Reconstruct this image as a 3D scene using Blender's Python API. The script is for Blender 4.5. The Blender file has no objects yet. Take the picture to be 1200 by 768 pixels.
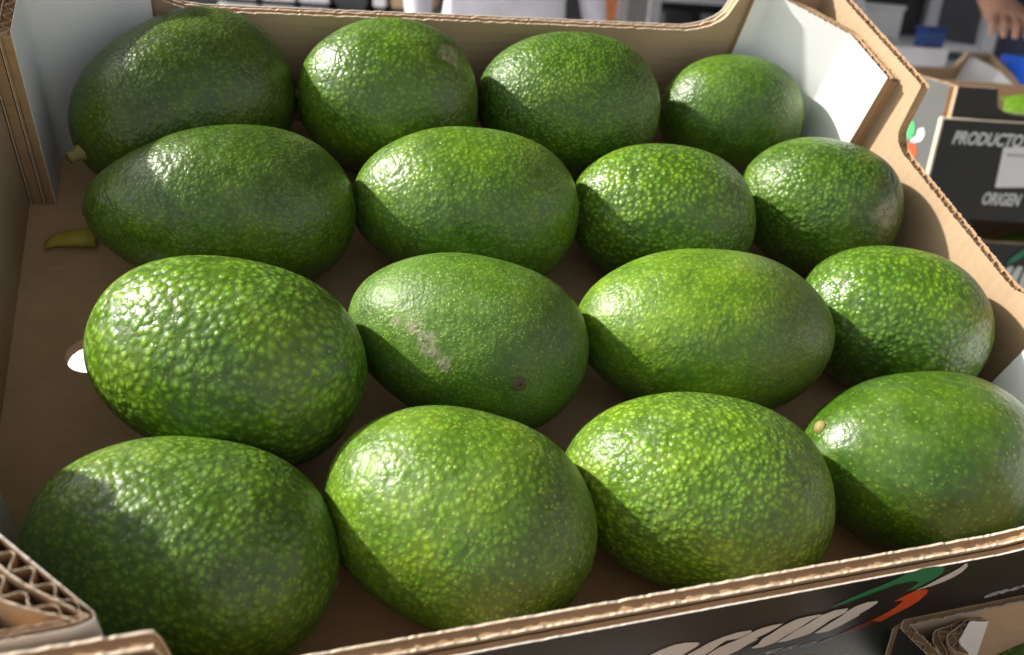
import bpy, bmesh, math, random
import numpy as np
from mathutils import Matrix, Vector, noise as mnoise
random.seed(7)
sc = bpy.context.scene
COL = sc.collection
rad = math.radians

# ------------------------------------------------------------------ camera, world, sun, exposure
TILT = rad(26.6)                                    # the trays lie on a display rack that slopes to the customer
M = Matrix.Translation((0, 0, 0.85)) @ Matrix.Rotation(TILT, 4, 'X')
CAM_R = Vector((0.95137943, -0.24442756, 0.18743624))
CAM_D = Vector((-0.06699953, -0.75816252, -0.64861441))
CAM_F = Vector((0.30064637, 0.60452027, -0.73767676))
CAM_P = Vector((0.07946220, -0.07949860, 0.27454188))
FPX = 1019.28
cd = bpy.data.cameras.new('camera')
cam = bpy.data.objects.new('camera', cd)
COL.objects.link(cam)
rot = Matrix((CAM_R, -CAM_D, -CAM_F)).transposed().to_4x4()
cam.matrix_world = M @ Matrix.Translation(CAM_P) @ rot
cd.sensor_width = 36
cd.lens = FPX / 1200 * 36
cd.clip_start = 0.01
cd.clip_end = 500
cd.dof.use_dof = True
cd.dof.focus_distance = 0.305
cd.dof.aperture_fstop = cd.lens / 2.3               # 2.3 mm pupil
sc.camera = cam

SUN_L = Vector((-0.69, 0.57, 0.36)).normalized()    # towards the sun, seen from the tray
SUN_W = (M.to_3x3() @ SUN_L).normalized()
elev = math.asin(SUN_W.z)
azim = math.atan2(SUN_W.x, SUN_W.y)
w = bpy.data.worlds.new('World')
sc.world = w
w.use_nodes = True
nt = w.node_tree
bg = nt.nodes['Background']
sky = nt.nodes.new('ShaderNodeTexSky')
sky.sky_type = 'NISHITA'
sky.sun_disc = False
sky.sun_elevation = elev
sky.sun_rotation = azim
sky.air_density = 1.0
sky.dust_density = 3.0
sky.ozone_density = 1.0
hz = nt.nodes.new('ShaderNodeHueSaturation')        # hazy sky: paler than a clear one
hz.inputs['Saturation'].default_value = 0.25
nt.links.new(sky.outputs[0], hz.inputs['Color'])
nt.links.new(hz.outputs[0], bg.inputs[0])
bg.inputs[1].default_value = 0.125
sd = bpy.data.lights.new('sun', 'SUN')
sd.energy = 5.0
sd.angle = rad(2.0)
sd.color = (1.0, 0.95, 0.86)
sun = bpy.data.objects.new('sun', sd)
COL.objects.link(sun)
sun.rotation_euler = SUN_W.to_track_quat('Z', 'Y').to_euler()
sun.location = (0, 0, 5)
sc.view_settings.view_transform = 'Standard'
sc.view_settings.look = 'None'
sc.view_settings.exposure = 0.55
sc.view_settings.gamma = 1
sc.view_settings.use_curve_mapping = False
sc.cycles.max_bounces = 8

# ------------------------------------------------------------------ geometry of the picture -> place
def ray(u, v):
    return (CAM_F + CAM_R * ((u - 600) / FPX) + CAM_D * ((v - 384) / FPX))
def on_plane(u, v, axis, val):                      # tray coordinates
    d = ray(u, v)
    t = (val - CAM_P[axis]) / d[axis]
    return CAM_P + d * t
def at(u, v, depth):                                # world coordinates at a distance along the view axis
    return M @ (CAM_P + ray(u, v) * depth)
CAM_W = M @ CAM_P
def in_frame(T, u, v, axis, val):                    # photo ray meets a face of that tray (its own coordinates)
    Ti = T.inverted()
    c = Ti @ CAM_W; q = Ti @ at(u, v, 1.0); d = q - c
    return c + d * ((val - c[axis]) / d[axis])

# ------------------------------------------------------------------ materials
def mat(name):
    m = bpy.data.materials.new(name)
    m.use_nodes = True
    n = m.node_tree
    b = n.nodes['Principled BSDF']
    return m, n, b
def N(n, t, **kw):
    x = n.nodes.new(t)
    for k, v in kw.items():
        if k.startswith('i_'):
            key = k[2:]
            key = int(key) if key.isdigit() else key.replace('_', ' ')
            x.inputs[key].default_value = v
        else:
            setattr(x, k, v)
    return x
def ramp(n, src, stops, interp='LINEAR'):
    r = n.nodes.new('ShaderNodeValToRGB')
    r.color_ramp.interpolation = interp
    el = r.color_ramp.elements
    while len(el) < len(stops):
        el.new(0.5)
    for e, (p, c) in zip(el, stops):
        e.position = p
        e.color = (c[0], c[1], c[2], 1) if not isinstance(c, float) else (c, c, c, 1)
    n.links.new(src, r.inputs[0])
    return r
def mixc(n, fac, a, b, mode='MIX'):
    x = n.nodes.new('ShaderNodeMix')
    x.data_type = 'RGBA'
    x.blend_type = mode
    for s, val in ((0, fac), (6, a), (7, b)):
        if hasattr(val, 'is_output'):
            n.links.new(val, x.inputs[s])
        elif s == 0:
            x.inputs[0].default_value = val
        else:
            x.inputs[s].default_value = (val[0], val[1], val[2], 1)
    return x.outputs[2]
def math_(n, op, a, b=None, c=None, clamp=False):
    x = n.nodes.new('ShaderNodeMath')
    x.operation = op
    x.use_clamp = clamp
    for i, v in enumerate((a, b, c)):
        if v is None:
            continue
        if hasattr(v, 'is_output'):
            n.links.new(v, x.inputs[i])
        else:
            x.inputs[i].default_value = v
    return x.outputs[0]
def bump(n, b, h, dist, strength=1.0):
    x = n.nodes.new('ShaderNodeBump')
    x.inputs['Strength'].default_value = strength
    x.inputs['Distance'].default_value = dist
    n.links.new(h, x.inputs['Height'])
    n.links.new(x.outputs[0], b.inputs['Normal'])
    return x

def paper(name, c, c2, rough=0.8, ribs=None, fibre=0.10, spec=0.25, stain=0.0):
    """paper or board: mottled pulp, fibres, and the faint ribs of the flutes under the liner"""
    m, n, b = mat(name)
    tc = N(n, 'ShaderNodeTexCoord')
    n1 = N(n, 'ShaderNodeTexNoise', i_Scale=22.0, i_Detail=6.0, i_Roughness=0.62)
    n2 = N(n, 'ShaderNodeTexNoise', i_Scale=900.0, i_Detail=3.0)
    mp = N(n, 'ShaderNodeMapping')
    mp.inputs['Scale'].default_value = (120, 900, 900)
    n3 = N(n, 'ShaderNodeTexNoise', i_Scale=1.0, i_Detail=3.0)
    for q in (n1, n2):
        n.links.new(tc.outputs['Object'], q.inputs['Vector'])
    n.links.new(tc.outputs['Object'], mp.inputs['Vector'])
    n.links.new(mp.outputs[0], n3.inputs['Vector'])
    r1 = ramp(n, n1.outputs[0], [(0.3, c), (0.7, c2)])
    f = math_(n, 'MULTIPLY_ADD', n3.outputs[0], fibre * 2, 1 - fibre)
    col = mixc(n, 1.0, r1.outputs[0], f, 'MULTIPLY')
    if stain:
        n4 = N(n, 'ShaderNodeTexNoise', i_Scale=9.0, i_Detail=5.0, i_Roughness=0.7)
        n.links.new(tc.outputs['Object'], n4.inputs['Vector'])
        r4 = ramp(n, n4.outputs[0], [(0.5, 0.0), (0.72, 1.0)])
        col = mixc(n, math_(n, 'MULTIPLY', r4.outputs[0], stain), col, (c[0] * .55, c[1] * .5, c[2] * .45))
    n.links.new(col, b.inputs['Base Color'])
    b.inputs['Roughness'].default_value = rough
    b.inputs['Specular IOR Level'].default_value = spec
    h = math_(n, 'MULTIPLY_ADD', n2.outputs[0], 0.25, math_(n, 'MULTIPLY', n3.outputs[0], 0.35))
    if ribs is not None:
        axis, lam = ribs
        sp = N(n, 'ShaderNodeSeparateXYZ')
        n.links.new(tc.outputs['Object'], sp.inputs[0])
        s = math_(n, 'SINE', math_(n, 'MULTIPLY', sp.outputs[axis], 2 * math.pi / lam))
        h = math_(n, 'ADD', h, math_(n, 'MULTIPLY', s, 0.22))
    bump(n, b, h, 0.00025, 0.6)
    return m

KRAFT = (0.41, 0.285, 0.175)
KRAFT2 = (0.48, 0.345, 0.22)
m_kraft = paper('kraft_board', KRAFT, KRAFT2)
m_kraft_v = paper('kraft_board_upright_flutes', KRAFT, KRAFT2, ribs=(1, 0.0052))
m_kraft_h = paper('kraft_board_level_flutes', KRAFT, KRAFT2, ribs=(2, 0.0052))
m_floor = paper('kraft_board_floor', (0.52, 0.33, 0.175), (0.62, 0.415, 0.235), ribs=(1, 0.0052), stain=0.35)
m_flute = paper('fluting_paper', (0.38, 0.235, 0.125), (0.48, 0.31, 0.17), fibre=0.2)
m_edge = paper('cut_liner_edge', (0.62, 0.50, 0.36), (0.78, 0.68, 0.54), fibre=0.25)
m_white = paper('white_paper', (0.74, 0.75, 0.76), (0.80, 0.80, 0.80), rough=0.55, fibre=0.03, spec=0.4)
m_white_edge = paper('white_paper_edge', (0.70, 0.62, 0.52), (0.80, 0.76, 0.70), fibre=0.1)
m_black = paper('black_print', (0.012, 0.013, 0.012), (0.018, 0.017, 0.015), rough=0.42, fibre=0.05, spec=0.3)
m_sheen_grey = paper('sheen_grey', (0.085, 0.092, 0.086), (0.10, 0.105, 0.10), rough=0.4, fibre=0.05, spec=0.5)  # black gloss side with its sheen painted in as grey; also label ink
m_silver = paper('silver_ink', (0.52, 0.52, 0.51), (0.56, 0.56, 0.55), rough=0.4, fibre=0.03)
m_green_ink = paper('green_ink', (0.02, 0.17, 0.075), (0.025, 0.19, 0.085), rough=0.4, fibre=0.03)
m_green_leaf = paper('bright_green_ink', (0.06, 0.42, 0.13), (0.07, 0.45, 0.15), rough=0.4, fibre=0.03)
m_red_ink = paper('red_ink', (0.55, 0.07, 0.018), (0.58, 0.085, 0.02), rough=0.4, fibre=0.03)
m_dark_red = paper('dark_red_ink', (0.17, 0.02, 0.012), (0.2, 0.025, 0.015), rough=0.4, fibre=0.03)
m_label = paper('label_paper', (0.62, 0.61, 0.62), (0.68, 0.66, 0.67), rough=0.5, fibre=0.02)

def simple(name, c, rough=0.5, metal=0.0, var=0.15, scale=8.0, bumpd=0.0):
    m, n, b = mat(name)
    tc = N(n, 'ShaderNodeTexCoord')
    q = N(n, 'ShaderNodeTexNoise', i_Scale=scale, i_Detail=6.0, i_Roughness=0.65)
    n.links.new(tc.outputs['Object'], q.inputs['Vector'])
    lo = tuple(x * (1 - var) for x in c)
    hi = tuple(min(1, x * (1 + var)) for x in c)
    r = ramp(n, q.outputs[0], [(0.3, lo), (0.7, hi)])
    n.links.new(r.outputs[0], b.inputs['Base Color'])
    b.inputs['Roughness'].default_value = rough
    b.inputs['Metallic'].default_value = metal
    if bumpd:
        bump(n, b, q.outputs[0], bumpd)
    return m

def skin(name, dark, mid, light, dots, dot_scale, bumps, bump_scale, rough, brown, blush=None, scars=(), seed=0.0, dot_col=(0.27, 0.37, 0.045), pale_gloss=0.0, fine=0.0):
    """avocado skin: pebbled, speckled with pale lenticels, waxy; scars are (x, y, z, radius, kind) in the fruit's own frame"""
    m, n, b = mat(name)
    L = n.links
    tc = N(n, 'ShaderNodeTexCoord')
    mp = N(n, 'ShaderNodeMapping')
    mp.inputs['Location'].default_value = (seed, seed * 1.7, -seed * .6)
    L.new(tc.outputs['Object'], mp.inputs['Vector'])
    P = mp.outputs[0]
    wn = N(n, 'ShaderNodeTexNoise', i_Scale=220.0, i_Detail=2.0)
    L.new(P, wn.inputs['Vector'])
    wv = N(n, 'ShaderNodeVectorMath', operation='MULTIPLY_ADD')
    L.new(wn.outputs['Color'], wv.inputs[0])
    wv.inputs[1].default_value = (0.0016,) * 3
    L.new(P, wv.inputs[2])
    PW = wv.outputs[0]
    big = N(n, 'ShaderNodeTexNoise', i_Scale=26.0, i_Detail=4.0, i_Roughness=0.6)
    med = N(n, 'ShaderNodeTexNoise', i_Scale=110.0, i_Detail=4.0, i_Roughness=0.6)
    fin = N(n, 'ShaderNodeTexNoise', i_Scale=1400.0, i_Detail=3.0, i_Roughness=0.6)
    for q in (big, med, fin):
        L.new(P, q.inputs['Vector'])
    peb = N(n, 'ShaderNodeTexVoronoi', feature='SMOOTH_F1', i_Scale=bump_scale * 1.35, i_Smoothness=0.25, i_Randomness=1.0)
    L.new(PW, peb.inputs['Vector'])
    dot = N(n, 'ShaderNodeTexVoronoi', feature='F1', i_Scale=dot_scale * 1.75, i_Randomness=1.0)
    L.new(PW, dot.inputs['Vector'])
    # colour
    mixv = math_(n, 'MULTIPLY_ADD', med.outputs[0], 0.45, math_(n, 'MULTIPLY', big.outputs[0], 0.55))
    c = ramp(n, mixv, [(0.28, dark), (0.50, mid), (0.72, light)]).outputs[0]
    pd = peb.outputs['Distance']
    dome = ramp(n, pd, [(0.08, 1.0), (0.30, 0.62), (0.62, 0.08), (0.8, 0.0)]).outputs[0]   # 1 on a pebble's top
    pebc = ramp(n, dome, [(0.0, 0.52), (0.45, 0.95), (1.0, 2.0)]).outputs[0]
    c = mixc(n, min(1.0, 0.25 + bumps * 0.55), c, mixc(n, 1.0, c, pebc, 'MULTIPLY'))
    if brown > 0:                                                                # olive-brown towards the blossom end
        sp = N(n, 'ShaderNodeSeparateXYZ')
        L.new(tc.outputs['Object'], sp.inputs[0])
        g = math_(n, 'MULTIPLY_ADD', sp.outputs[0], 26.0, math_(n, 'MULTIPLY', med.outputs[0], 0.9))
        gm = ramp(n, g, [(0.55, 0.0), (1.35, 1.0)]).outputs[0]
        c = mixc(n, math_(n, 'MULTIPLY', gm, brown), c, (0.062, 0.075, 0.014))
    # lenticels of uneven size
    rnd = N(n, 'ShaderNodeSeparateColor')
    L.new(dot.outputs['Color'], rnd.inputs[0])
    size = math_(n, 'MULTIPLY_ADD', rnd.outputs[0], 0.26, 0.24)
    dm = math_(n, 'DIVIDE', math_(n, 'SUBTRACT', size, dot.outputs['Distance']), 0.26, clamp=True)
    keep = ramp(n, rnd.outputs[1], [(0.18, 0.15), (0.7, 1.0)]).outputs[0]
    dm = math_(n, 'MULTIPLY', dm, keep)
    c = mixc(n, math_(n, 'MULTIPLY', dm, dots), c, dot_col)
    ck = N(n, 'ShaderNodeTexNoise', i_Scale=520.0, i_Detail=5.0, i_Roughness=0.75)
    L.new(P, ck.inputs['Vector'])
    corky = ramp(n, ck.outputs[0], [(0.38, 0.0), (0.52, 1.0)]).outputs[0]
    for (sx, sy, sz, sr, kind) in scars:
        d = N(n, 'ShaderNodeVectorMath', operation='DISTANCE')
        L.new(tc.outputs['Object'], d.inputs[0])
        d.inputs[1].default_value = (sx, sy, sz)
        dn = math_(n, 'ADD', math_(n, 'DIVIDE', d.outputs['Value'], sr), math_(n, 'MULTIPLY_ADD', med.outputs[0], 2.4, -1.2))
        s = ramp(n, dn, [(0.55, 1.0), (0.95, 0.0)]).outputs[0]
        if kind in ('tan', 'scuff', 'pale_gloss'):
            s = math_(n, 'MULTIPLY', s, corky)
        colr, amt = {'tan': ((0.36, 0.33, 0.22), 0.62), 'brown': ((0.12, 0.085, 0.03), 0.7), 'dark': ((0.02, 0.022, 0.014), 0.65), 'scuff': ((0.40, 0.34, 0.21), 0.6), 'pale_gloss': ((0.36, 0.42, 0.34), 0.55)}[kind]  # last kind paints the white corner panel's reflection into the skin colour
        c = mixc(n, math_(n, 'MULTIPLY', s, amt), c, colr)
    bl = N(n, 'ShaderNodeTexNoise', i_Scale=48.0, i_Detail=7.0, i_Roughness=0.7, i_Distortion=0.6)
    L.new(P, bl.inputs['Vector'])
    bm_ = ramp(n, bl.outputs[0], [(0.46, 0.0), (0.70, 1.0)]).outputs[0]
    c = mixc(n, math_(n, 'MULTIPLY', bm_, 0.08), c, (0.28, 0.36, 0.22))          # patches of waxy bloom
    L.new(c, b.inputs['Base Color'])
    rr = math_(n, 'ADD', math_(n, 'MULTIPLY_ADD', med.outputs[0], 0.22, rough - 0.12), math_(n, 'MULTIPLY', bm_, 0.12))
    L.new(rr, b.inputs['Roughness'])
    b.inputs['Specular IOR Level'].default_value = 0.5
    b.inputs['Subsurface Weight'].default_value = 0.0
    b.inputs['Coat Weight'].default_value = pale_gloss
    b.inputs['Coat Roughness'].default_value = 0.22
    # relief
    h = math_(n, 'MULTIPLY', dome, 0.00038 * bumps)
    lum = N(n, 'ShaderNodeTexNoise', i_Scale=bump_scale * .55, i_Detail=2.0)
    L.new(P, lum.inputs['Vector'])
    h = math_(n, 'ADD', h, math_(n, 'MULTIPLY', lum.outputs[0], 0.0008 * bumps))
    h = math_(n, 'ADD', h, math_(n, 'MULTIPLY', dm, 0.00012 * min(1.0, dots + .2)))
    h = math_(n, 'ADD', h, math_(n, 'MULTIPLY', med.outputs[0], 0.0006))
    h = math_(n, 'ADD', h, math_(n, 'MULTIPLY', fin.outputs[0], 0.00004 + 0.00005 * fine))
    bp = N(n, 'ShaderNodeBump')
    bp.inputs['Strength'].default_value = 1.0
    bp.inputs['Distance'].default_value = 1.0
    L.new(h, bp.inputs['Height'])
    L.new(bp.outputs[0], b.inputs['Normal'])
    L.new(bp.outputs[0], b.inputs['Coat Normal'])
    return m

m_stub = simple('dry_stem', (0.30, 0.25, 0.08), 0.8, scale=300, bumpd=0.0004)
m_scar = simple('blossom_scar', (0.10, 0.075, 0.03), 0.8, scale=500)

# ------------------------------------------------------------------ object helpers
def link(o, parent=None):
    COL.objects.link(o)
    if parent is not None:
        o.parent = parent
    return o
def tag(o, label=None, cat=None, group=None, kind=None):
    if label: o['label'] = label
    if cat: o['category'] = cat
    if group: o['group'] = group
    if kind: o['kind'] = kind
    return o
def empty(name, mw, label=None, cat=None, group=None):
    o = bpy.data.objects.new(name, None)
    o.empty_display_size = 0.02
    COL.objects.link(o)
    o.matrix_world = mw
    return tag(o, label, cat, group)
class MB:
    """collects faces with material slots; build() links them as one mesh object"""
    def __init__(s):
        s.v = []; s.f = []; s.m = []; s.mats = []
    def mi(s, m):
        if m not in s.mats: s.mats.append(m)
        return s.mats.index(m)
    def add(s, verts, faces, m):
        o = len(s.v)
        s.v += [tuple(x) for x in verts]
        k = s.mi(m)
        for f in faces:
            s.f.append(tuple(i + o for i in f)); s.m.append(k)
    def box(s, lo, hi, m, T=None):
        (a, b, c), (d, e, g) = lo, hi
        vs = [(a, b, c), (d, b, c), (d, e, c), (a, e, c), (a, b, g), (d, b, g), (d, e, g), (a, e, g)]
        if T is not None: vs = [T @ Vector(q) for q in vs]
        s.add(vs, [(3, 2, 1, 0), (4, 5, 6, 7), (0, 1, 5, 4), (1, 2, 6, 5), (2, 3, 7, 6), (3, 0, 4, 7)], m)
    def tube(s, a, b, r, m, seg=12, r2=None):
        a, b = Vector(a), Vector(b)
        q = (b - a).to_track_quat('Z', 'Y')
        r2 = r if r2 is None else r2
        vs = []
        for p, rr in ((a, r), (b, r2)):
            for i in range(seg):
                t = 2 * math.pi * i / seg
                vs.append(p + q @ Vector((rr * math.cos(t), rr * math.sin(t), 0)))
        fs = [(i, (i + 1) % seg, seg + (i + 1) % seg, seg + i) for i in range(seg)]
        fs += [tuple(range(seg - 1, -1, -1)), tuple(range(seg, 2 * seg))]
        s.add(vs, fs, m)
    def build(s, name, parent=None, smooth=False, bevel=0.0):
        me = bpy.data.meshes.new(name)
        me.from_pydata(s.v, [], s.f)
        for m in s.mats: me.materials.append(m)
        me.polygons.foreach_set('material_index', s.m)
        if smooth:
            me.polygons.foreach_set('use_smooth', [True] * len(s.f))
        me.update()
        o = bpy.data.objects.new(name, me)
        link(o, parent)
        if bevel:
            b = o.modifiers.new('bevel', 'BEVEL'); b.width = bevel; b.segments = 2; b.limit_method = 'ANGLE'
        return o
def copy_tree(o, parent=None):
    c = o.copy(); COL.objects.link(c)
    if parent is not None:
        c.parent = parent
    for ch in list(o.children):
        copy_tree(ch, c)
    return c

# ------------------------------------------------------------------ corrugated board
def rag(i, seed, amp):
    return amp * (mnoise.noise(Vector((i * 0.31, seed, 0))) + 0.7 * mnoise.noise(Vector((i * 1.13, seed + 9, 0))))
def sheet(mb, P, Nn, offA, offB, top, bot, mA, mB, mT, dz=None):
    """a paper sheet along a plan curve: offA/offB are distances along the outward normal (lists or numbers)"""
    n = len(P)
    vs, fa, fb, ft = [], [], [], []
    for i in range(n):
        a = offA[i] if hasattr(offA, '__len__') else offA
        b = offB[i] if hasattr(offB, '__len__') else offB
        z = top[i] + (dz[i] if dz is not None else 0)
        pa = P[i] + Nn[i] * a; pb = P[i] + Nn[i] * b
        vs += [(pa[0], pa[1], z), (pb[0], pb[1], z), (pb[0], pb[1], bot), (pa[0], pa[1], bot)]
    for i in range(n - 1):
        o = 4 * i; q = o + 4
        ft.append((o, q, q + 1, o + 1))
        fb.append((o + 1, q + 1, q + 2, o + 2))
        fa.append((o + 3, q + 3, q, o))
    ft += [(0, 1, 2, 3), (4 * n - 1, 4 * n - 2, 4 * n - 3, 4 * n - 4)]
    mb.add(vs, fa, mA); mb.f, mb.m
    base = len(mb.v) - len(vs)
    for fs, m in ((fb, mB), (ft, mT)):
        k = mb.mi(m)
        for f in fs:
            mb.f.append(tuple(x + base for x in f)); mb.m.append(k)
def ply(mb, P, Nn, S, top, bot, off, th, lam, upright, m_in, m_out, m_in_edge, m_out_edge, seed=0, ragged=0.0004, scale=None, liner=0.00034, inner=True, fill=None):
    """one corrugated ply: inner liner, fluting, outer liner"""
    n = len(P)
    k = scale if scale is not None else [1.0] * n
    o = lambda d: [(off + d) * k[i] for i in range(n)]
    if inner:
        sheet(mb, P, Nn, o(0), o(liner), top, bot, m_in, m_flute, m_in_edge, [rag(i, seed, ragged) for i in range(n)])
    sheet(mb, P, Nn, o(th - liner), o(th), top, bot, m_flute, m_out, m_out_edge, [rag(i, seed + 3, ragged) for i in range(n)])
    if upright:
        amp = (th - 2 * liner) / 2 - 0.00018
        mid = th / 2
        def wave(i):
            t = 2 * math.pi * (S[i] / lam + 0.18 * mnoise.noise(Vector((S[i] * 90, seed + 5, 0))))
            x = math.sin(t)
            return mid + 0.22 * amp * mnoise.noise(Vector((S[i] * 60, seed + 2, 1))) + amp * (0.8 + 0.25 * mnoise.noise(Vector((S[i] * 110, seed, 4)))) * (1.18 * x - 0.18 * x ** 3 if abs(x) < 1 else x)
        wv = [wave(i) for i in range(n)]
        sheet(mb, P, Nn, [(off + q - 0.00012) * k[i] for i, q in enumerate(wv)], [(off + q + 0.00012) * k[i] for i, q in enumerate(wv)],
              top, bot, m_flute, m_flute, m_edge, [-0.0004 + rag(i, seed + 7, ragged) for i in range(n)])
        if fill:                                     # crushed flutes just below the cut
            sheet(mb, P, Nn, o(liner), o(th - liner), top, bot, m_flute, m_flute, m_flute, [-fill + rag(i, seed + 8, 0.0011) for i in range(n)])
    else:
        sheet(mb, P, Nn, o(liner), o(th - liner), top, bot, m_flute, m_flute, m_flute, [-0.0011 + rag(i, seed + 7, 0.00025) for i in range(n)])
def curve(pts, step):
    """plan polyline -> evenly spaced points, left-hand normals and arc lengths"""
    pts = [Vector((p[0], p[1])) for p in pts]
    out = [pts[0].copy()]; S = [0.0]
    for a, b in zip(pts, pts[1:]):
        L = (b - a).length; k = max(1, int(round(L / step)))
        for j in range(1, k + 1):
            out.append(a.lerp(b, j / k)); S.append(S[-1] + L / k)
    nn = []
    for i in range(len(out)):
        d = out[min(i + 1, len(out) - 1)] - out[max(i - 1, 0)]
        d.normalize(); nn.append(Vector((-d.y, d.x)))
    return out, nn, S
def rounded(pts, r, k=7):
    pts = [Vector(p) for p in pts]
    out = [pts[0]]
    for a, b, c in zip(pts, pts[1:], pts[2:]):
        d1 = (a - b); d2 = (c - b)
        q = min(r, d1.length * .45, d2.length * .45)
        p1 = b + d1.normalized() * q; p2 = b + d2.normalized() * q
        for j in range(k + 1):
            t = j / k
            out.append(p1 * (1 - t) ** 2 + b * 2 * t * (1 - t) + p2 * t ** 2)
    out.append(pts[-1])
    return out
def smooth(a, b, x):
    t = max(0.0, min(1.0, (x - a) / (b - a)))
    return t * t * (3 - 2 * t)
def end_profile(h1, h2, sh=0.0):                             # front and back walls: low edge sweeping up to the corner tab
    def f(d):                                        # d = distance from the nearer corner
        d = d - sh
        if d > 0.078: return h1
        if d > 0.052:
            t = (0.078 - d) / 0.026
            return h1 + 0.013 * (1 - math.sqrt(max(0, 1 - t * t)))
        q = 0.047 if sh == 0 else 0.0512
        if d > q: return h1 + 0.013 + (h2 - h1 - 0.013) * (0.052 - d) / (0.052 - q)
        return h2
    return f
def side_profile(h1, h2):
    def f(d):
        if d > 0.1035: return h1
        if d > 0.091:
            t = (0.1035 - d) / 0.0125
            return h1 + 0.0085 * (1 - math.sqrt(max(0, 1 - t * t)))
        if d > 0.0885: return h1 + 0.0085 + (h2 - h1 - 0.0085) * (0.091 - d) / 0.0025
        return h2
    return f

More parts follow.
